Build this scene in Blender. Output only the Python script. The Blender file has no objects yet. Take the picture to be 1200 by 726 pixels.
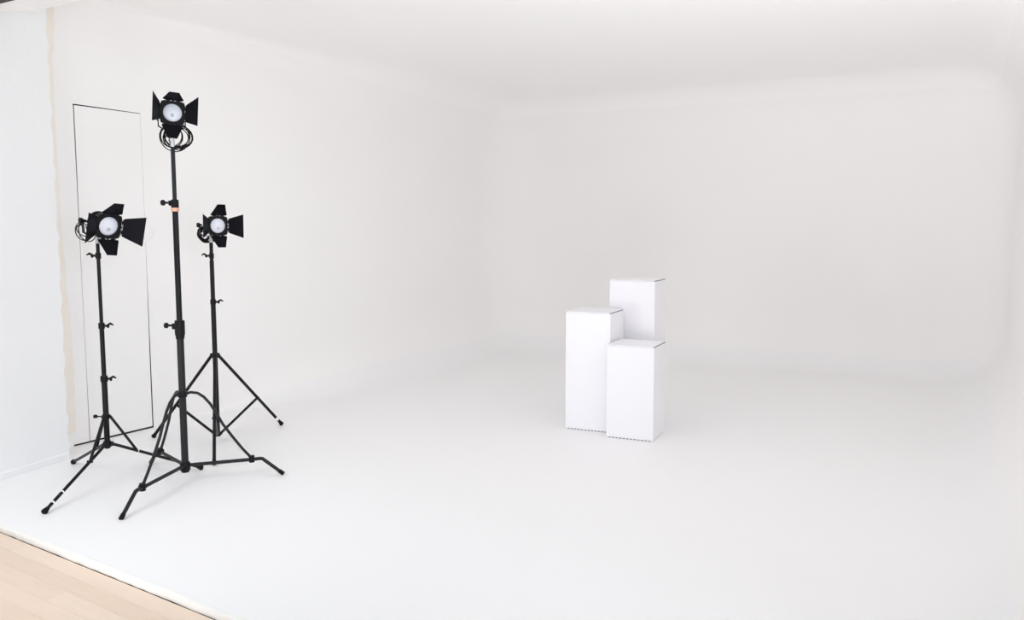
import bpy, math, random
from mathutils import Vector, Matrix, Euler
PI = math.pi
S = bpy.context.scene
C = S.collection
random.seed(4)

# ------------------------------------------------------------ camera, world, lights, exposure
cam_d = bpy.data.cameras.new('camera'); cam = bpy.data.objects.new('camera', cam_d); C.objects.link(cam)
cam_d.sensor_width = 36.0; cam_d.lens = 950 / 1200 * 36.0; cam_d.clip_start = 0.05
YAW = math.atan(534 / 950); PITCH = math.atan(91 / 950)
cam.location = (0, 0, 1.5); cam.rotation_euler = (PI / 2 - PITCH, 0, YAW)
S.camera = cam

W = bpy.data.worlds.new('daylight'); S.world = W; W.use_nodes = True
W.node_tree.nodes['Background'].inputs[0].default_value = (0.93, 0.975, 1.02, 1)
W.node_tree.nodes['Background'].inputs[1].default_value = 0.56

def area(name, loc, target, sx, sy, power, col, spread=PI):
    l = bpy.data.lights.new(name, 'AREA'); l.shape = 'RECTANGLE'; l.size = sx; l.size_y = sy
    l.energy = power; l.color = col; l.spread = spread
    o = bpy.data.objects.new(name, l); C.objects.link(o); o.location = loc
    o.rotation_euler = (Vector(target) - Vector(loc)).to_track_quat('-Z', 'Y').to_euler()
    return o
# added area lamp for the daylight presumed from windows right of the camera
area('daylight_fill_light', (3.2, -0.6, 1.9), (-3.6, 5.2, 1.3), 2.6, 2.4, 115, (0.88, 0.955, 1.0))
area('overhead_fill_light', (-3.9, 0.2, 2.8), (-4.2, 3.0, 0.0), 2.2, 1.8, 19, (0.95, 0.985, 1.0), spread=math.radians(100))  # unseen overhead fill added to brighten the front left floor
# unseen fill strip added behind the header beam, brightening the cove ceiling
area('header_fill_light', (-1.6, 3.22, 2.95), (-1.6, 5.2, 3.3), 2.8, 0.10, 6.5, (1.0, 0.985, 0.965))
# three unseen fills added low in front of the cove, brightening its ceiling
area('low_fill_light', (-0.5, 1.3, 0.35), (-1.7, 4.8, 3.1), 0.9, 0.9, 14.5, (1.0, 1.0, 0.99), spread=math.radians(110))
area('low_fill_light', (-3.4, 1.0, 0.35), (-2.6, 4.6, 3.1), 0.9, 0.9, 11, (1.0, 0.995, 0.985), spread=math.radians(125))
area('low_fill_light', (-0.3, 1.2, 0.35), (0.0, 4.7, 3.1), 0.9, 0.9, 18, (0.97, 0.99, 1.0), spread=math.radians(75))

vs = S.view_settings
vs.view_transform = 'Standard'; vs.look = 'None'; vs.gamma = 1.0; vs.use_curve_mapping = False
vs.exposure = 0.05
S.cycles.max_bounces = 16; S.cycles.diffuse_bounces = 12; S.cycles.glossy_bounces = 6; S.cycles.transmission_bounces = 6
S.cycles.sample_clamp_indirect = 6

# ------------------------------------------------------------ materials
def mat(name, col, rough=0.6, metal=0.0, var=0.0, vscale=3.0, bump=0.0, bscale=40.0, trans=0.0, spec=0.5, rand=None, stretch=None):
    m = bpy.data.materials.new(name); m.use_nodes = True
    nt = m.node_tree; b = nt.nodes['Principled BSDF']
    b.inputs['Base Color'].default_value = (*col, 1); b.inputs['Roughness'].default_value = rough
    b.inputs['Metallic'].default_value = metal; b.inputs['Transmission Weight'].default_value = trans
    b.inputs['Specular IOR Level'].default_value = spec
    tc = nt.nodes.new('ShaderNodeTexCoord')
    src = tc.outputs['Object']
    if stretch:
        mp = nt.nodes.new('ShaderNodeMapping'); mp.inputs['Scale'].default_value = stretch
        nt.links.new(src, mp.inputs['Vector']); src = mp.outputs['Vector']
    if var > 0:
        n = nt.nodes.new('ShaderNodeTexNoise'); n.inputs['Scale'].default_value = vscale; n.inputs['Detail'].default_value = 5
        nt.links.new(src, n.inputs['Vector'])
        r = nt.nodes.new('ShaderNodeMix'); r.data_type = 'RGBA'
        r.inputs['A'].default_value = (*[max(0, c * (1 - var)) for c in col], 1)
        r.inputs['B'].default_value = (*[min(1, c * (1 + var)) for c in col], 1)
        nt.links.new(n.outputs['Fac'], r.inputs['Factor'])
        out = r.outputs['Result']
        if rand:
            oi = nt.nodes.new('ShaderNodeObjectInfo'); rp = nt.nodes.new('ShaderNodeValToRGB')
            rp.color_ramp.elements[0].color = (*rand[0], 1); rp.color_ramp.elements[1].color = (*rand[1], 1)
            nt.links.new(oi.outputs['Random'], rp.inputs['Fac'])
            mm = nt.nodes.new('ShaderNodeMix'); mm.data_type = 'RGBA'; mm.blend_type = 'MULTIPLY'; mm.inputs['Factor'].default_value = 1
            nt.links.new(out, mm.inputs['A']); nt.links.new(rp.outputs['Color'], mm.inputs['B']); out = mm.outputs['Result']
        nt.links.new(out, b.inputs['Base Color'])
    if bump > 0:
        n2 = nt.nodes.new('ShaderNodeTexNoise'); n2.inputs['Scale'].default_value = bscale; n2.inputs['Detail'].default_value = 6
        nt.links.new(src, n2.inputs['Vector'])
        bp = nt.nodes.new('ShaderNodeBump'); bp.inputs['Strength'].default_value = bump; bp.inputs['Distance'].default_value = 0.004
        nt.links.new(n2.outputs['Fac'], bp.inputs['Height']); nt.links.new(bp.outputs['Normal'], b.inputs['Normal'])
    return m
M_CYC = mat('matt_white_paint', (0.929, 0.918, 0.911), 0.75, var=0.006, vscale=1.1, bump=0.05, bscale=14, spec=0.25)
M_CEIL = mat('brightened_ceiling_paint', (0.944, 0.935, 0.930), 0.8, var=0.004, vscale=1.1, bump=0.03, bscale=14, spec=0.2)  # wall paint, lightened to put extra brightness into the under-lit ceiling
M_CYCFLOOR = mat('white_floor_paint', (0.912, 0.907, 0.917), 0.5, var=0.008, vscale=1.6, bump=0.04, bscale=9, spec=0.3)
M_PLASTER = mat('rough_white_plaster', (0.90, 0.905, 0.915), 0.8, var=0.01, vscale=4, bump=0.5, bscale=28, spec=0.2)
M_TAN = mat('bare_tan_plaster', (0.90, 0.85, 0.78), 0.9, var=0.05, vscale=6, bump=0.5, bscale=35, spec=0.2)
M_LIP = mat('worn_cream_edge', (0.90, 0.885, 0.855), 0.7, var=0.04, vscale=5, bump=0.2, bscale=30)
M_SOFFIT = mat('bright_white_gloss_paint', (0.95, 0.945, 0.935), 0.5, var=0.005)
M_BROWN = mat('dark_brown_beam_wood', (0.03, 0.014, 0.008), 0.6, var=0.3, vscale=5, stretch=(1, 12, 12))
M_VOID = mat('dark_gap_timber', (0.012, 0.011, 0.010), 0.9, var=0.3, vscale=6)
M_WOOD = mat('pale_beech_plank', (0.84, 0.68, 0.56), 0.42, var=0.07, vscale=3.0, bump=0.08, bscale=8,
             rand=((0.93, 0.90, 0.875), (1.0, 1.0, 1.0)), stretch=(1.2, 14, 14))
M_BLACK = mat('black_powder_coat', (0.004, 0.004, 0.005), 0.45, var=0.2, vscale=20, bump=0.1, bscale=220, spec=0.22)
M_TUBE = mat('black_anodised_tube', (0.004, 0.004, 0.006), 0.35, var=0.15, vscale=12, spec=0.25)
M_DOORB = mat('matt_black_flap', (0.003, 0.003, 0.006), 0.55, var=0.15, vscale=10, spec=0.14)
M_GREY = mat('worn_dark_grey_tube', (0.011, 0.011, 0.013), 0.4, var=0.25, vscale=15, spec=0.3)
M_RUBBER = mat('black_rubber', (0.006, 0.006, 0.006), 0.7, var=0.2, vscale=20, spec=0.2)
M_CHROME = mat('brushed_steel', (0.62, 0.62, 0.64), 0.3, metal=1.0, var=0.04, vscale=20)
M_COPPER = mat('copper_band', (0.78, 0.45, 0.30), 0.4, metal=0.4, var=0.1, vscale=30)
M_TAPE = mat('white_tape', (0.85, 0.85, 0.85), 0.6, var=0.02)
M_LENS = mat('pebbled_white_glass', (0.80, 0.82, 0.93), 0.18, var=0.06, vscale=38, bump=0.5, bscale=120, spec=0.7)
M_BULB = mat('frosted_bulb_glass', (0.90, 0.90, 0.96), 0.3, var=0.02)
M_BOX = mat('white_coated_board', (0.885, 0.878, 0.915), 0.35, var=0.004, vscale=3, bump=0.02, bscale=6)
M_SLIT = mat('raw_grey_board_edge', (0.22, 0.22, 0.225), 0.9, var=0.2, vscale=20)

# ------------------------------------------------------------ mesh helpers
class MB:
    def __init__(s): s.v = []; s.f = []
    def add(s, vs_, fs_):
        n = len(s.v); s.v += [Vector(v) for v in vs_]; s.f += [tuple(i + n for i in f) for f in fs_]; return s
    def tube(s, pts, rad, n=12, cap=True, closed=False):
        pts = [Vector(p) for p in pts]; k = len(pts)
        rads = rad if isinstance(rad, (list, tuple)) else [rad] * k
        base = len(s.v); up = None
        for i, p in enumerate(pts):
            a = pts[i - 1] if (i > 0 or closed) else p
            b = pts[(i + 1) % k] if (i < k - 1 or closed) else p
            t = (b - a).normalized()
            if up is None:
                up = t.orthogonal().normalized()
            else:
                up = (up - t * up.dot(t)).normalized()
            w = t.cross(up)
            for j in range(n):
                an = 2 * PI * j / n
                s.v.append(p + (up * math.cos(an) + w * math.sin(an)) * rads[i])
        for i in range(k if closed else k - 1):
            for j in range(n):
                a = base + i * n + j; b = base + i * n + (j + 1) % n
                c = base + ((i + 1) % k) * n + (j + 1) % n; d = base + ((i + 1) % k) * n + j
                s.f.append((a, b, c, d))
        if cap and not closed:
            s.f.append(tuple(base + j for j in reversed(range(n))))
            s.f.append(tuple(base + (k - 1) * n + j for j in range(n)))
        return s
    def cyl(s, a, b, r, n=16): return s.tube([a, b], r, n)
    def lathe(s, o, axis, prof, n=24):        # prof: list of (distance along axis, radius)
        o = Vector(o); ax = Vector(axis).normalized(); up = ax.orthogonal().normalized(); w = ax.cross(up)
        base = len(s.v)
        for d, r in prof:
            for j in range(n):
                an = 2 * PI * j / n
                s.v.append(o + ax * d + (up * math.cos(an) + w * math.sin(an)) * max(r, 1e-5))
        for i in range(len(prof) - 1):
            for j in range(n):
                s.f.append((base + i * n + j, base + i * n + (j + 1) % n, base + (i + 1) * n + (j + 1) % n, base + (i + 1) * n + j))
        return s
    def box(s, c, size, rot=None, bev=0.0):
        x, y, z = [q / 2 for q in size]; R = rot or Matrix.Identity(3); c = Vector(c)
        b = min(bev, x * .9, y * .9, z * .9)
        if b <= 0:
            vs_ = [(i, j, k) for i in (-x, x) for j in (-y, y) for k in (-z, z)]
            fs_ = [(0, 1, 3, 2), (4, 6, 7, 5), (0, 4, 5, 1), (2, 3, 7, 6), (0, 2, 6, 4), (1, 5, 7, 3)]
            return s.add([c + R @ Vector(v) for v in vs_], fs_)
        import bmesh
        bm = bmesh.new(); bmesh.ops.create_cube(bm, size=1)
        for v in bm.verts: v.co = Vector((v.co.x * size[0], v.co.y * size[1], v.co.z * size[2]))
        bmesh.ops.bevel(bm, geom=list(bm.edges), offset=b, segments=2, affect='EDGES', profile=0.5)
        bm.verts.index_update()
        s.add([c + R @ v.co for v in bm.verts], [tuple(v.index for v in f.verts) for f in bm.faces]); bm.free()
        return s
    def prism(s, poly, ax, ay, n, o, th):     # flat polygon (list of 2-D points) given thickness th along n
        o = Vector(o); ax = Vector(ax); ay = Vector(ay); n = Vector(n)
        k = len(poly)
        a = [o + ax * p[0] + ay * p[1] + n * (th / 2) for p in poly]; b = [q - n * th for q in a]
        fs_ = [tuple(range(k)), tuple(reversed(range(k, 2 * k)))]
        fs_ += [(i, k + i, k + (i + 1) % k, (i + 1) % k) for i in range(k)]
        return s.add(a + b, fs_)
    def build(s, name, m, parent=None, smooth=True, label=None, fixn=True):
        me = bpy.data.meshes.new(name)
        me.from_pydata([tuple(v) for v in s.v], [], s.f); me.materials.append(m)
        if fixn:
            import bmesh
            bm = bmesh.new(); bm.from_mesh(me); bmesh.ops.recalc_face_normals(bm, faces=bm.faces); bm.to_mesh(me); bm.free()
        if smooth:
            me.polygons.foreach_set('use_smooth', [True] * len(me.polygons))
            try: me.set_sharp_from_angle(angle=math.radians(38))
            except Exception: pass
        o = bpy.data.objects.new(name, me); C.objects.link(o)
        if parent is not None: o.parent = parent
        if label: o['label'] = label
        return o

def root(name, loc, rz, label, cat, group=None):
    o = bpy.data.objects.new(name, None); C.objects.link(o); o.empty_display_size = 0.1
    o.location = loc; o.rotation_euler = (0, 0, rz); o['label'] = label; o['category'] = cat
    if group: o['group'] = group
    return o
def struct(o): o['kind'] = 'structure'; return o

# ------------------------------------------------------------ the cove (seamless white studio)
X0, X1, Y0, Y1, Z0, Z1 = -5.43, 0.36, 1.90, 9.40, 0.0, 3.13
def smooth01(t): t = max(0, min(1, t)); return t * t * (3 - 2 * t)
def edge_y(x): return 2.225 - 0.066 * (x + 4.24)          # front edge of the white floor
def cove_r(p):
    x, y, z = p
    if x < -2.6:
        if z < 1.5: return 0.001 + 0.55 * smooth01((y - 4.2) / 2.2)
        return 0.06 + 0.49 * smooth01((y - 4.2) / 3.2)
    return 0.55
def cove(p):
    R = cove_r(p); x, y, z = p
    c = Vector((min(max(x, X0 + R), X1 - R), min(y, Y1 - R), min(max(z, Z0 + R), Z1 - R)))
    d = Vector(p) - c
    q = c + d.normalized() * R if d.length > 1e-9 else Vector(p)
    q.y += 0.06 * (q.x - X0) * smooth01((q.y - 4.5) / 5)   # back wall stands a little askew
    return q
def steps(a, b, ra, rb, fine=0.035, coarse=0.16, extra=()):
    out = [a]; t = a
    while t < b - 1e-6:
        st = fine if (t - a < ra or b - t < rb + coarse) else coarse
        t = min(b, t + st); out.append(t)
    for e in extra:
        if min(abs(e - q) for q in out) > 1e-6: out.append(e)
    return sorted(out)
def cove_face(name, us, vs_, fn, m, skip=None, shift=None):
    mb = MB(); nu, nv = len(us), len(vs_)
    for u in us:
        for v in vs_:
            q = cove(fn(u, v)); mb.v.append(shift(q, u, v) if shift else q)
    for i in range(nu - 1):
        for j in range(nv - 1):
            if skip and skip((us[i] + us[i + 1]) / 2, (vs_[j] + vs_[j + 1]) / 2): continue
            mb.f.append((i * nv + j, i * nv + j + 1, (i + 1) * nv + j + 1, (i + 1) * nv + j))
    return struct(mb.build(name, m, fixn=False))
xs = steps(X0, X1, .56, .56); ys = steps(Y0, Y1, 0.2, .56); ys_in = steps(3.12, Y1, 0.1, .56)
OP = (3.482, 4.006, 2.382)                                 # door opening in the left wall
zs = steps(Z0, Z1, .56, .56, extra=(0.011, OP[2]))
ysl = steps(3.12, Y1, 0.1, .56, extra=(3.365, OP[0], OP[1]))
def floor_shift(q, x, y):
    if y < 4.0: q.y = edge_y(q.x) + (y - Y0) / (4.0 - Y0) * (4.0 - edge_y(q.x))
    return q
cove_face('floor', xs, ys, lambda x, y: (x, y, Z0), M_CYCFLOOR, shift=floor_shift)
cove_face('ceiling', xs, ys_in, lambda x, y: (x, y, Z1), M_CEIL)
cove_face('wall_back', xs, zs, lambda x, z: (x, Y1, z), M_CYC)
cove_face('wall_right', ys, zs, lambda y, z: (X1, y, z), M_CYC)
wl = cove_face('wall_left', ysl, zs, lambda y, z: (X0, y, z), M_CYC,
               skip=lambda y, z: (OP[0] < y < OP[1] and z < OP[2]) or (3.365 < y < OP[0] and z < 0.011))
# dark cavity behind the hidden door's joints
mb = MB()
mb.box((X0 - 0.105, 3.72, 1.20), (0.02, 0.80, 2.5)); mb.box((X0 - 0.05, 3.345, .2), (0.095, 0.03, .42))
mb.box((X0 - 0.053, OP[1] + .012, 1.2), (0.09, .02, 2.44)); mb.box((X0 - 0.053, 3.74, OP[2] + .012), (0.09, .56, .02))
mb.box((X0 - 0.053, 3.70, -.012), (0.09, .70, .02)); mb.box((X0 - .053, OP[0] - .012, 1.2), (.09, .02, 2.36))
mb.build('door_rebate', M_VOID, wl, smooth=False)
# the hidden door: a flush white leaf with a slightly bowed edge
door = bpy.data.objects.new('door_1', None); C.objects.link(door); door.location = (X0, 3.74, 0); struct(door)
mb = MB(); N = 14
for i in range(N + 1):
    t = i / N; z = 0.013 + t * (2.3735 - .013)
    yl = OP[0] + 0.0025 + 0.0065 * smooth01((t - .45) / .55) + 0.002 * smooth01((.25 - t) / .25)
    yr = OP[1] - 0.0018 - 0.008 * smooth01((.62 - t) / .5)
    zz = z
    for xx in (0.001, -0.034):
        for yy in (yl, yr):
            z2 = z + (0.004 if (i == N and yy == yr) else 0)
            mb.v.append(Vector((xx, yy - 3.74, z2)))
for i in range(N):
    a = i * 4; b = a + 4
    mb.f += [(a, a + 1, b + 1, b), (a + 2, b + 2, b + 3, a + 3), (a, b, b + 2, a + 2), (a + 1, a + 3, b + 3, b + 1)]
mb.f += [(0, 2, 3, 1), (N * 4, N * 4 + 1, N * 4 + 3, N * 4 + 2)]
mb.build('door_leaf', M_CYC, door, smooth=False)
mb = MB(); mb.lathe((0.0, 4.003 - 3.74 + .02, 1.50), (1, 0, 0), [(0, .05), (.004, .045), (.007, .03), (.008, 0)], 20)
for v in mb.v: v.z = 1.50 + (v.z - 1.50) * 1.5; v.y += 0.01 * math.sin(v.z * 60)
mb.build('filler_patch', M_CYC, door)

# near left wall: a plastered slab that stands proud of the cove, turned a little
def slab_x(y): return -5.176 - 0.195 * (y - 3.174)
mb = MB(); ny, nz = 60, 60; ya, yb = -0.8, 3.172
for i in range(ny + 1):
    for j in range(nz + 1):
        y = ya + (yb - ya) * i / ny; z = 3.15 * j / nz
        w = 0.0015 * math.sin(5 * y + 3 * z) + 0.0015 * math.sin(11 * z - 4 * y)
        yy = y + (0.006 * math.sin(31 * z) + 0.005 * math.sin(73 * z + 1) if i == ny else 0)
        mb.v.append(Vector((slab_x(y) + w, yy, z)))
for i in range(ny):
    for j in range(nz):
        a = i * (nz + 1) + j; mb.f.append((a, a + nz + 1, a + nz + 2, a + 1))
k = len(mb.v)                                             # far end face of the slab
for j in range(nz + 1): mb.v.append(Vector((X0 - .1, yb, 3.15 * j / nz)))
for j in range(nz):
    a = ny * (nz + 1) + j; mb.f.append((a, k + j, k + j + 1, a + 1))
near = struct(mb.build('wall_left_front', M_PLASTER, fixn=False))
mb = MB(); n = 70                                         # ragged band of bare plaster beside the slab
rr = random.Random(3)
for j in range(n + 1):
    z = 0.10 + 2.92 * j / n
    wide = 0.026 + 0.024 * math.sin(z * 2.1 + .6) + rr.uniform(-.006, .006)
    if 2.35 < z < 2.72: wide -= .02
    y0 = 3.20; y1 = 3.338 + max(.012, wide)
    mb.v += [Vector((X0 + .002, y0, z)), Vector((X0 + .009, y0, z)), Vector((X0 + .009, y1 - .006, z)), Vector((X0 + .002, y1, z))]
for j in range(n):
    a = j * 4
    for q in range(3): mb.f.append((a + q, a + q + 1, a + q + 5, a + q + 4))
mb.build('bare_plaster_band', M_TAN, near, smooth=False)
mb = MB()                                                 # low skirting under the slab
ys_ = [ya + (yb - 0.012 - ya) * i / 20 for i in range(21)]
for y in ys_:
    x = slab_x(y)
    mb.v += [Vector((x - .01, y, .001)), Vector((x + .016, y, .001)), Vector((x + .016, y, .036)), Vector((x + .008, y, .045)), Vector((x - .01, y, .045))]
for i in range(20):
    for q in range(4): mb.f.append((i * 5 + q, i * 5 + q + 1, i * 5 + q + 6, i * 5 + q + 5))
mb.f += [(0, 1, 2, 3, 4), tuple(100 + q for q in (4, 3, 2, 1, 0))]
struct(mb.build('baseboard_left', M_PLASTER, smooth=False))

# header beam above the opening: white soffit, dark timber face towards the front room
mb = MB(); hz = 2.89
mb.box((-2.45, 2.965, hz + .17), (6.0, 0.31, 0.34))
hd = struct(mb.build('ceiling_beam', M_SOFFIT, smooth=False))
mb = MB(); mb.box((-2.45, 2.765, hz + .115), (6.0, 0.05, 0.36), bev=.004)
mb.build('fascia_board', M_BROWN, hd, smooth=False)
mb = MB()                                                 # plastered haunch where the beam meets the slab
K = 10
for yy, hr in ((2.812, .085), (3.118, .010)):
    for i in range(K + 1):
        a = PI / 2 * i / K
        xw = slab_x(yy) - .01
        mb.v.append(Vector((xw + hr * (1 - math.cos(a)) + .012, yy, hz - hr + hr * math.sin(a))))
    mb.v.append(Vector((slab_x(yy) - .03, yy, hz + .02)))
for i in range(K + 1):
    mb.f.append((i, i + 1, K + 3 + i, K + 2 + i))
mb.f += [tuple(range(K + 2)), tuple(reversed(range(K + 2, 2 * K + 4)))]
mb.build('haunch', M_SOFFIT, hd)

# front lip of the white floor
mb = MB(); n = 120; rr = random.Random(8)
for i in range(n + 1):
    x = -5.2 + (X1 + 5.2) * i / n; e = edge_y(x) + rr.uniform(-.0025, .0025)
    mb.v += [Vector((x, e + .026, .0012)), Vector((x, e + .006, .0008)), Vector((x, e, -.004)), Vector((x, e + .002, -.03))]
for i in range(n):
    for q in range(3): mb.f.append((i * 4 + q, i * 4 + q + 1, i * 4 + q + 5, i * 4 + q + 4))
struct(mb.build('trim_1', M_LIP, fixn=False))

# timber floor of the front room: single planks on a dark underlay
fl = bpy.data.objects.new('floor_boards', None); C.objects.link(fl); fl.location = (0, 0, -.026); struct(fl)
mb = MB(); mb.box((-2.5, .6, -.03), (5.8, 3.6, .02)); mb.build('underlay', M_VOID, fl, smooth=False)
ang = math.atan(-0.066); RW = 0.092; meshes = {}
row = 0; d = -0.0065
while d > -2.5:
    x = -5.35 + random.uniform(-.6, 0)
    while x < .4:
        L = random.choice((0.55, .8, 1.05, 1.3))
        if L not in meshes:
            b = MB(); b.box((L / 2, -RW / 2, -.006), (L - .0012, RW - .0012, .012), bev=.0008)
            o = b.build('plank', M_WOOD, fl, smooth=False); meshes[L] = o.data
        else:
            o = bpy.data.objects.new('plank', meshes[L]); C.objects.link(o); o.parent = fl
        o.rotation_euler = (0, 0, ang)
        o.location = (x, edge_y(x) + d, random.uniform(-.0004, .0002))
        x += L * math.cos(ang)
    d -= RW; row += 1

# ------------------------------------------------------------ white display boxes
def display_box(loc, rz, w, dp, h, label):
    t = root('display_box', loc, rz, label, 'box', 'white display boxes in the cove')
    # local: front left corner of the box at the origin, x to the right, y to the back
    b = MB(); b.box((w / 2, dp / 2, (h - .012 + .006) / 2 + .003), (w, dp, h - .016), bev=.0025); b.build('body', M_BOX, t, smooth=False)
    b = MB()
    b.box((w / 2 - .004, dp / 2, h - .0035), (w - .008, dp, .007), bev=.0015)
    b.build('lid', M_BOX, t, smooth=False)
    b = MB(); b.box((w - .010, dp / 2, h - .0062), (.014, dp - .02, .0062))
    b.build('lid_slit', M_SLIT, t, smooth=False)
    k = 13
    b = MB(); b.box((w / 2, dp / 2, .0035), (w - .016, dp - .016, .007)); fb = b.build('base_flap', M_SLIT, t, smooth=False)
    b = MB()
    for i in range(k):                                     # short tabs under the front and right edge
        b.box((w * (i + .5) / k, .003, .0032), (w / k * .45, .004, .0064))
        b.box((w - .003, dp * (i + .5) / k, .0032), (.004, dp / k * .75, .0064))
    o = b.build('edge_tabs', M_BOX, fb, smooth=False); o['kind'] = 'stuff'
    return t
a = math.atan2(.03, .351)
display_box((-2.264, 5.437, 0), a, .352, .345, .688, 'shortest white box, standing in front of the other two on the right')
display_box((-2.640, 5.530, 0), a, .352, .345, .905, 'middle-height white box at the left of the group')
display_box((-2.449, 5.925, 0), a, .362, .350, 1.130, 'tallest white box, behind the other two boxes')

# ------------------------------------------------------------ light stands
def ring_collar(mb, c, r, h, n=20):
    mb.lathe((c[0], c[1], c[2] - h / 2), (0, 0, 1), [(0, 0), (0, r * .93), (h * .12, r), (h * .88, r), (h, r * .93), (h, 0)], n)
def knob(mb_shaft, mb_head, c, dirv, ln, r):
    d = Vector(dirv).normalized(); c = Vector(c)
    mb_shaft.cyl(c, c + d * ln, r * .36, 10)
    mb_head.lathe(c + d * (ln - .002), d, [(0, 0), (0, r * .8), (.004, r), (.016, r), (.020, r * .8), (.020, 0)], 12)
def wing_lever(mb, c, dirv, ln):
    d = Vector(dirv).normalized(); c = Vector(c); u = Vector((0, 0, 1))
    mb.cyl(c, c + d * ln * .55, .007, 8)
    mb.tube([c + d * ln * .5 + u * -.012, c + d * ln * .55 + u * .006, c + d * ln * .8 + u * .014, c + d * ln * 1.15 + u * .004], [.006, .008, .007, .004], 8)
IR = Vector((math.cos(YAW), math.sin(YAW), 0))             # direction square to the row of stands

# tall century stand ---------------------------------------------------------
B = Vector((-4.063, 3.202, 0))
cs = root('light_stand', B, 0, 'tallest black light stand, with arched braces and bent feet, nearest the white boxes', 'stand', 'black light stands')
def LV(p, z=None): return Vector(p) - B if z is None else Vector((p[0] - B.x, p[1] - B.y, z))
mb = MB(); mb.cyl((0, 0, .075), (0, 0, .93), .0205, 20); mb.build('lower_pole', M_GREY, cs)
mb = MB(); mb.cyl((0, 0, .9), (0, 0, 1.645), .0165, 20); mb.build('middle_pole', M_TUBE, cs)
mb = MB(); mb.cyl((0, 0, 1.6), (0, 0, 2.006), .012, 16); mb.build('upper_pole', M_GREY, cs)
mb = MB(); ring_collar(mb, (0, 0, .935), .029, .09); ring_collar(mb, (0, 0, .885), .025, .03)
mb.box((-.022, -.014, .945), (.03, .03, .035), bev=.004); cl = mb.build('clamp_collar', M_BLACK, cs)
sh, hd_ = MB(), MB(); knob(sh, hd_, Vector((0, 0, .95)) - IR * .02, -IR, .052, .017); sh.v += []; kn = hd_.build('knob', M_BLACK, cl); sh.build('knob_shaft', M_BLACK, cl)
mb = MB(); ring_collar(mb, (0, 0, 1.665), .0215, .05); mb.box(Vector((0, 0, 1.67)) - IR * .02, (.026, .026, .03), bev=.004); cl2 = mb.build('clamp_collar', M_BLACK, cs)
sh, hd_ = MB(), MB(); knob(sh, hd_, Vector((0, 0, 1.672)) - IR * .02, -IR, .042, .017); hd_.build('knob', M_BLACK, cl2); sh.build('knob_shaft', M_BLACK, cl2)
mb = MB(); ring_collar(mb, (0, 0, 1.632), .0225, .022); mb.build('copper_band', M_COPPER, cs, label='copper coloured band under the upper clamp')
mb = MB(); ring_collar(mb, (0, 0, .535), .028, .030); mb.build('brace_collar', M_BLACK, cs)
mb = MB(); ring_collar(mb, (0, 0, .095), .030, .05); mb.cyl((0, 0, .06), (0, 0, .1), .022, 16); mb.build('leg_hub', M_BLACK, cs)
for jt, ft in (((-3.909, 2.798), (-3.806, 2.591)), ((-3.813, 3.492), (-3.65, 3.592)), ((-4.459, 3.331), (-4.58, 3.348))):
    j = LV(jt, .105); f_ = LV(ft, .008); dj = Vector((j.x, j.y, 0)); rj = dj.length; u = dj.normalized()
    v = (Vector((f_.x, f_.y, 0)) - dj)
    bend = dj + u * min(.06, v.length * .35)
    ku = bend + Vector((0, 0, .102)); dn = f_ - ku
    pts = [Vector((0, 0, .101)) + u * .02, j - Vector((0, 0, .005)), ku - u * .012, ku + u * .004 + Vector((0, 0, -.003)), ku + dn * .14, ku + dn * .5, f_]
    mb = MB(); mb.tube(pts, .0110, 12); lg = mb.build('leg', M_GREY, cs)
    mb = MB(); d2 = dn.normalized(); mb.cyl(f_ - d2 * .03, f_ + d2 * .002, .0130, 12); mb.build('foot_cap', M_RUBBER, lg)
    mb = MB(); mb.cyl(j + Vector((0, 0, -.022)), j + Vector((0, 0, .02)), .017, 10)
    side = u.cross(Vector((0, 0, 1))); mb.cyl(j - side * .022, j + side * .022, .008, 8); mb.build('leg_joint', M_BLACK, lg)
    pr = [(.03, .536), (.12, .545), (.22, .538), (.31, .512), (.40, .468), (.49, .405), (.58, .335), (.72, .252), (.86, .175), (1.0, .108)]
    mb = MB(); mb.tube([u * (rj * a_) + Vector((0, 0, b_)) for a_, b_ in pr], .0085, 10); mb.build('brace', M_GREY, cs)

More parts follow.
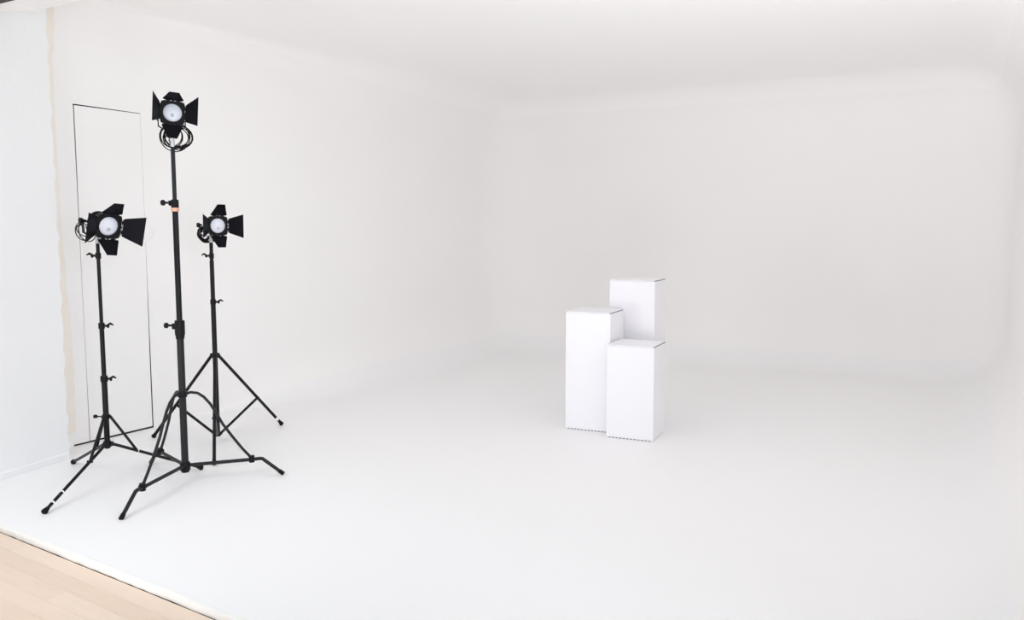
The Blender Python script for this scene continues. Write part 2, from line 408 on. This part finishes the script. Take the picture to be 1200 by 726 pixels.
# the two lighter stands -------------------------------------------------------
def light_stand(Bp, feet, hub_z, collar_z, frac, poles, levers, label, low_bottom, leg_r, tapes=()):
    B = Vector((*Bp, 0)); t = root('light_stand', B, 0, label, 'stand', 'black light stands')
    names = ['lower_pole', 'middle_pole', 'upper_pole']
    for i, (za, zb, r) in enumerate(poles):
        mb = MB(); mb.cyl((0, 0, za), (0, 0, zb), r, 16); mb.build(names[i], M_TUBE, t)
    for z, side, r in levers:
        mb = MB(); ring_collar(mb, (0, 0, z), r, .036); cl = mb.build('clamp_collar', M_BLACK, t)
        mb = MB(); wing_lever(mb, Vector((0, 0, z)) + IR * side * r * .7, IR * side, .05); mb.build('lever', M_BLACK, cl)
    mb = MB(); ring_collar(mb, (0, 0, hub_z), .024, .034); mb.build('leg_hub', M_BLACK, t)
    mb = MB(); ring_collar(mb, (0, 0, collar_z), .022, .026); hub = mb.build('brace_collar', M_BLACK, t)
    for k, ft in enumerate(feet):
        f_ = Vector((ft[0] - B.x, ft[1] - B.y, .012)); u = Vector((f_.x, f_.y, 0)).normalized()
        h0 = Vector((0, 0, hub_z)) + u * .025; d = f_ - h0; side = u.cross(Vector((0, 0, 1)))
        mb = MB(); mb.tube([h0, f_], leg_r, 10); mb.box(h0, (.02, .02, .026), rot=Matrix.Rotation(math.atan2(u.y, u.x), 3, 'Z'), bev=.002); lg = mb.build('leg', M_TUBE, t)
        mb = MB(); dn = d.normalized(); mb.lathe(f_ - dn * .03, dn, [(0, .009), (0, .012), (.012, .013), (.022, .017), (.032, .0165), (.036, .010), (.036, 0)], 14)
        mb.build('foot_cap', M_RUBBER, lg)
        jp = h0 + d * frac
        mb = MB(); c0 = Vector((0, 0, collar_z)) + u * .022
        rx = Matrix.Rotation(math.atan2(u.y, u.x), 3, 'Z')
        mb.tube([c0, jp], leg_r * .88, 8)
        mb.cyl(jp - side * .016, jp + side * .016, .0075, 8); mb.cyl(c0 - side * .013, c0 + side * .013, .0075, 8)
        mb.build('brace', M_TUBE, t)
        for (kk, q0, q1, nm) in tapes:
            if kk == k:
                mb = MB(); mb.cyl(h0 + d * q0, h0 + d * q1, .0009 + leg_r, 12); mb.build('tape_band', M_TAPE, lg, label='white tape band')
    return t, hub
lst, hub = light_stand((-4.49, 2.99), [(-4.246, 2.447), (-5.021, 3.10), (-4.18, 3.42)], .225, .395, .27,
    [(.20, .625, .0165), (.60, .945, .0135), (.92, 1.446, .0105)],
    [(.625, 1, .021), (.945, 1, .018), (1.362, -1, .0155)],
    'black light stand with low flat legs, leftmost of the three and nearest the hidden door', .2, .0095,
    tapes=((0, .72, .735, 'a'), (0, .865, .885, 'b'), (2, .275, .29, 'c')))
sh, hd_ = MB(), MB(); knob(sh, hd_, Vector((0, 0, .395)) - IR * .02, -IR, .036, .011); hd_.add([v for v in sh.v], sh.f); hd_.build('knob', M_BLACK, hub)
rst, hub = light_stand((-4.65, 3.951), [(-4.617, 4.54), (-5.143, 3.79), (-4.19, 3.523)], .628, .055, .60,
    [(.045, 1.01, .0170), (.98, 1.30, .0150), (1.27, 1.440, .0125)],
    [(1.01, 1, .0195), (1.335, -1, .0165)],
    'black light stand with high leg collar and steep legs, the rear one of the three', .05, .0112, tapes=((0, .90, .935, 'a'),))

# ------------------------------------------------------------ lamps with barn doors
def lamp(base, turn, tilt, sc, doors, drop, coil, label, pivot=0.10, roll=0, fwd=0.0):
    """base: top of the stand; turn: degrees away from facing the camera, towards the photo's right; tilt: degrees up;
       doors: opening of the left, right, top and bottom flap from straight ahead"""
    f = Vector((0, 0, 1.5)) - Vector(base); g = math.atan2(f.x, -f.y) + math.radians(turn)
    t = root('spot_lamp', base, g, label, 'lamp', 'black studio lamps on stands')
    T = Matrix.Rotation(math.radians(-tilt), 3, 'X') @ Matrix.Rotation(math.radians(roll), 3, 'Y')   # local: x right, -y ahead, z up
    PV = Vector((0, 0, pivot)); P = PV + T @ Vector((0, -fwd, 0))
    def H(x, y, z): return P + T @ (Vector((x, y, z)) * sc)
    ahead = T @ Vector((0, -1, 0)); upv = T @ Vector((0, 0, 1)); rt = T @ Vector((1, 0, 0))
    # housing
    mb = MB()
    prof = [(-.075, 0), (-.075, .030), (-.070, .042), (-.045, .050), (-.04, .056), (.02, .060), (.03, .068), (.085, .070), (.09, .066), (.09, .058)]
    mb.lathe(P, ahead, [(d * sc, r * sc) for d, r in prof], 28)
    hs = mb.build('housing', M_BLACK, t)
    mb = MB()
    for k in range(4): mb.lathe(P + ahead * (-.035 + k * .016) * sc, ahead, [(0, .058 * sc), (0, .065 * sc), (.005 * sc, .065 * sc), (.005 * sc, .058 * sc)], 28)
    mb.build('cooling_fin', M_BLACK, hs)
    # square front frame with round mouth
    mb = MB(); n = 32; h = .074; cut = .012; mouth = .0605
    def sq(a):
        c_, s_ = math.cos(a), math.sin(a); r = h / max(abs(c_), abs(s_)); r = min(r, (2 * h - cut) / (abs(c_) + abs(s_))); return r * c_, r * s_
    for dd in (.09, .112):
        for i in range(n):
            a_ = 2 * PI * i / n; x, z = sq(a_); mb.v.append(H(x, -dd, z))
        for i in range(n):
            a_ = 2 * PI * i / n; mb.v.append(H(mouth * math.cos(a_), -dd, mouth * math.sin(a_)))
    for i in range(n):
        j = (i + 1) % n
        mb.f += [(i, j, n + j, n + i), (2 * n + i, 3 * n + i, 3 * n + j, 2 * n + j), (i, 2 * n + i, 2 * n + j, j), (n + i, n + j, 3 * n + j, 3 * n + i)]
    mb.build('front_frame', M_BLACK, t)
    # lens: stepped and slightly domed
    mb = MB(); pr = []
    for i in range(13):
        r = .0605 * (1 - i / 12); dome = .014 * (1 - (r / .0605) ** 2); pr.append(((.096 + dome + (.0015 if i % 2 else 0)) * sc, r * sc))
    mb.lathe(P, ahead, pr, 32); ln = mb.build('lens', M_LENS, t)
    mb = MB(); mb.lathe(P + ahead * .100 * sc, ahead, [(0, .0605 * sc), (.003 * sc, .0625 * sc), (.007 * sc, .0605 * sc), (.004 * sc, .0572 * sc), (0, .0572 * sc)], 32); mb.build('lens_ring', M_GREY, ln)
    mb = MB(); mb.lathe(P + ahead * .1085 * sc - upv * .018 * sc, ahead, [(0, .012 * sc), (.004 * sc, .009 * sc), (.006 * sc, 0)], 16)
    mb.build('lens_boss', M_CHROME, ln)
    # barn doors
    for side, ang_ in zip(('l', 'r', 't', 'b'), doors):
        a_ = math.radians(ang_)
        out = {'l': -rt, 'r': rt, 't': upv, 'b': -upv}[side]
        along = upv if side in 'lr' else rt
        dvec = ahead * math.cos(a_) + out * math.sin(a_); nrm = along.cross(dvec).normalized()
        hinge = P + ahead * .116 * sc + out * .077 * sc
        if side in 'lr':
            poly = [(-.054, .004), (.054, .004), (.060, .02), (.092, .134), (-.092, .134), (-.060, .02)]
        else:
            poly = [(-.062, .004), (.062, .004), (.062, .018), (.052, .045), (.030, .112), (-.030, .112), (-.052, .045), (-.062, .018)]
        mb = MB(); mb.prism([(x * sc, y * sc) for x, y in poly], along, dvec, nrm, hinge, .0018 * sc)
        bd = mb.build('barn_door', M_DOORB, t, smooth=False)
        mb = MB()
        for s_ in (-1, 1): mb.cyl(hinge + along * (s_ * .030 - .011) * sc, hinge + along * (s_ * .030 + .011) * sc, .0042 * sc, 10)
        mb.tube([hinge - along * .05 * sc, hinge + along * .05 * sc], .002 * sc, 8)
        mb.tube([hinge, hinge - out * .006 * sc - ahead * .006 * sc], .006 * sc, 8)
        mb.build('hinge', M_BLACK, bd)
    # yoke, knobs and steel spigot
    mb = MB(); w = .086 * sc; zb = max(.022, pivot - .085 * sc)
    path = [(-w, 0, PV.z + .008), (-w, 0, PV.z - .03), (-w * .92, 0, zb + .012), (-w * .7, 0, zb), (w * .7, 0, zb), (w * .92, 0, zb + .012), (w, 0, PV.z - .03), (w, 0, PV.z + .008)]
    for i in range(len(path) - 1):
        p, q = Vector(path[i]), Vector(path[i + 1]); d = (q - p); rotm = d.to_track_quat('Z', 'Y').to_matrix()
        mb.box((p + q) / 2, (.005, .024, d.length + .004) if abs(d.z) > abs(d.x) else (.024, .005, d.length + .004), rot=rotm if abs(d.z) <= abs(d.x) else None)
    mb.build('yoke', M_BLACK, t, smooth=False)
    for s_ in (-1, 1):
        mb = MB(); mb.lathe((s_ * (w - .016), 0, PV.z), (s_, 0, 0), [(0, 0), (0, .008), (.018, .008), (.018, .017), (.032, .017), (.034, .012), (.034, 0)], 12); mb.build('tilt_knob', M_BLACK, t)
    mb = MB(); mb.lathe((0, 0, -.012), (0, 0, 1), [(0, 0), (0, .0135), (.012, .0135), (.014, .011), (zb + .012, .011), (zb + .012, 0)], 14); mb.build('spigot', M_CHROME, t, label='bright steel spigot')
    # coiled mains cable: turns that wander and slip over one another
    cx, cy, cz, R1, turns, rw, seed, mess = coil
    rr = random.Random(seed); n = int(turns * 20); ctl = []
    for k in range(int(turns * 2) + 4):
        ctl.append((rr.uniform(-1, 1) * mess, rr.uniform(-1, 1) * .02, rr.uniform(-1, 1) * mess * .8, 1 + rr.uniform(-1, 1) * mess * 7))
    pts = []
    for i in range(n + 1):
        q = 2 * turns * i / n; k = int(q); w = smooth01(q - k); c_ = [ctl[k][m_] * (1 - w) + ctl[k + 1][m_] * w for m_ in range(4)]
        a_ = 2 * PI * turns * i / n + seed; r = R1 * c_[3]
        pts.append(Vector((cx + c_[0] + r * math.cos(a_), cy + c_[1] + .02 * math.sin(a_), cz + c_[2] + r * math.sin(a_))))
    mb = MB(); mb.tube(pts, rw, 8); cb = mb.build('cable', M_RUBBER, t)
    mb = MB(); mb.tube([H(0, .07, -.01), H(-.01, .10, -.05), Vector((cx * .6, cy + .01, cz + R1 * .6)), pts[0]], rw, 8); mb.build('cable_tail', M_RUBBER, cb)
    e = pts[-1]; mb = MB(); mb.tube([e, e + Vector((-.012, 0, -.012)), e + Vector((-.03, 0, -.028))], [rw, .008, .009], 10)
    for s_ in (-1, 1): mb.cyl(e + Vector((-.03, s_ * .005, -.028)), e + Vector((-.043, s_ * .005, -.04)), .002, 6)
    mb.build('plug', M_RUBBER, cb)
    return t

lamp((-4.063, 3.202, 2.006), 4, 4, .88, (21, 29, 14, 62), 0, (.014, .03, .048, .066, 7.6, .0032, 2, .032),
     'highest black studio lamp, on the tall middle stand, flaps open, cable coiled beneath', pivot=.165, roll=4)
lamp((-4.49, 2.99, 1.446), 25, -13, .95, (48, 43, 46, 48), 0, (-.030, .09, .066, .050, 3.4, .0030, 5, .016),
     'black studio lamp on the leftmost stand, flaps spread wide, in front of the hidden door', pivot=.122, roll=4, fwd=.05)
lamp((-4.65, 3.951, 1.440), 20, -2, .88, (37, 36, 52, 52), 0, (-.005, .06, .045, .050, 8.5, .0042, 9, .018),
     'black studio lamp on the rear stand, thick ring of cable at its left', pivot=.110, fwd=.05)
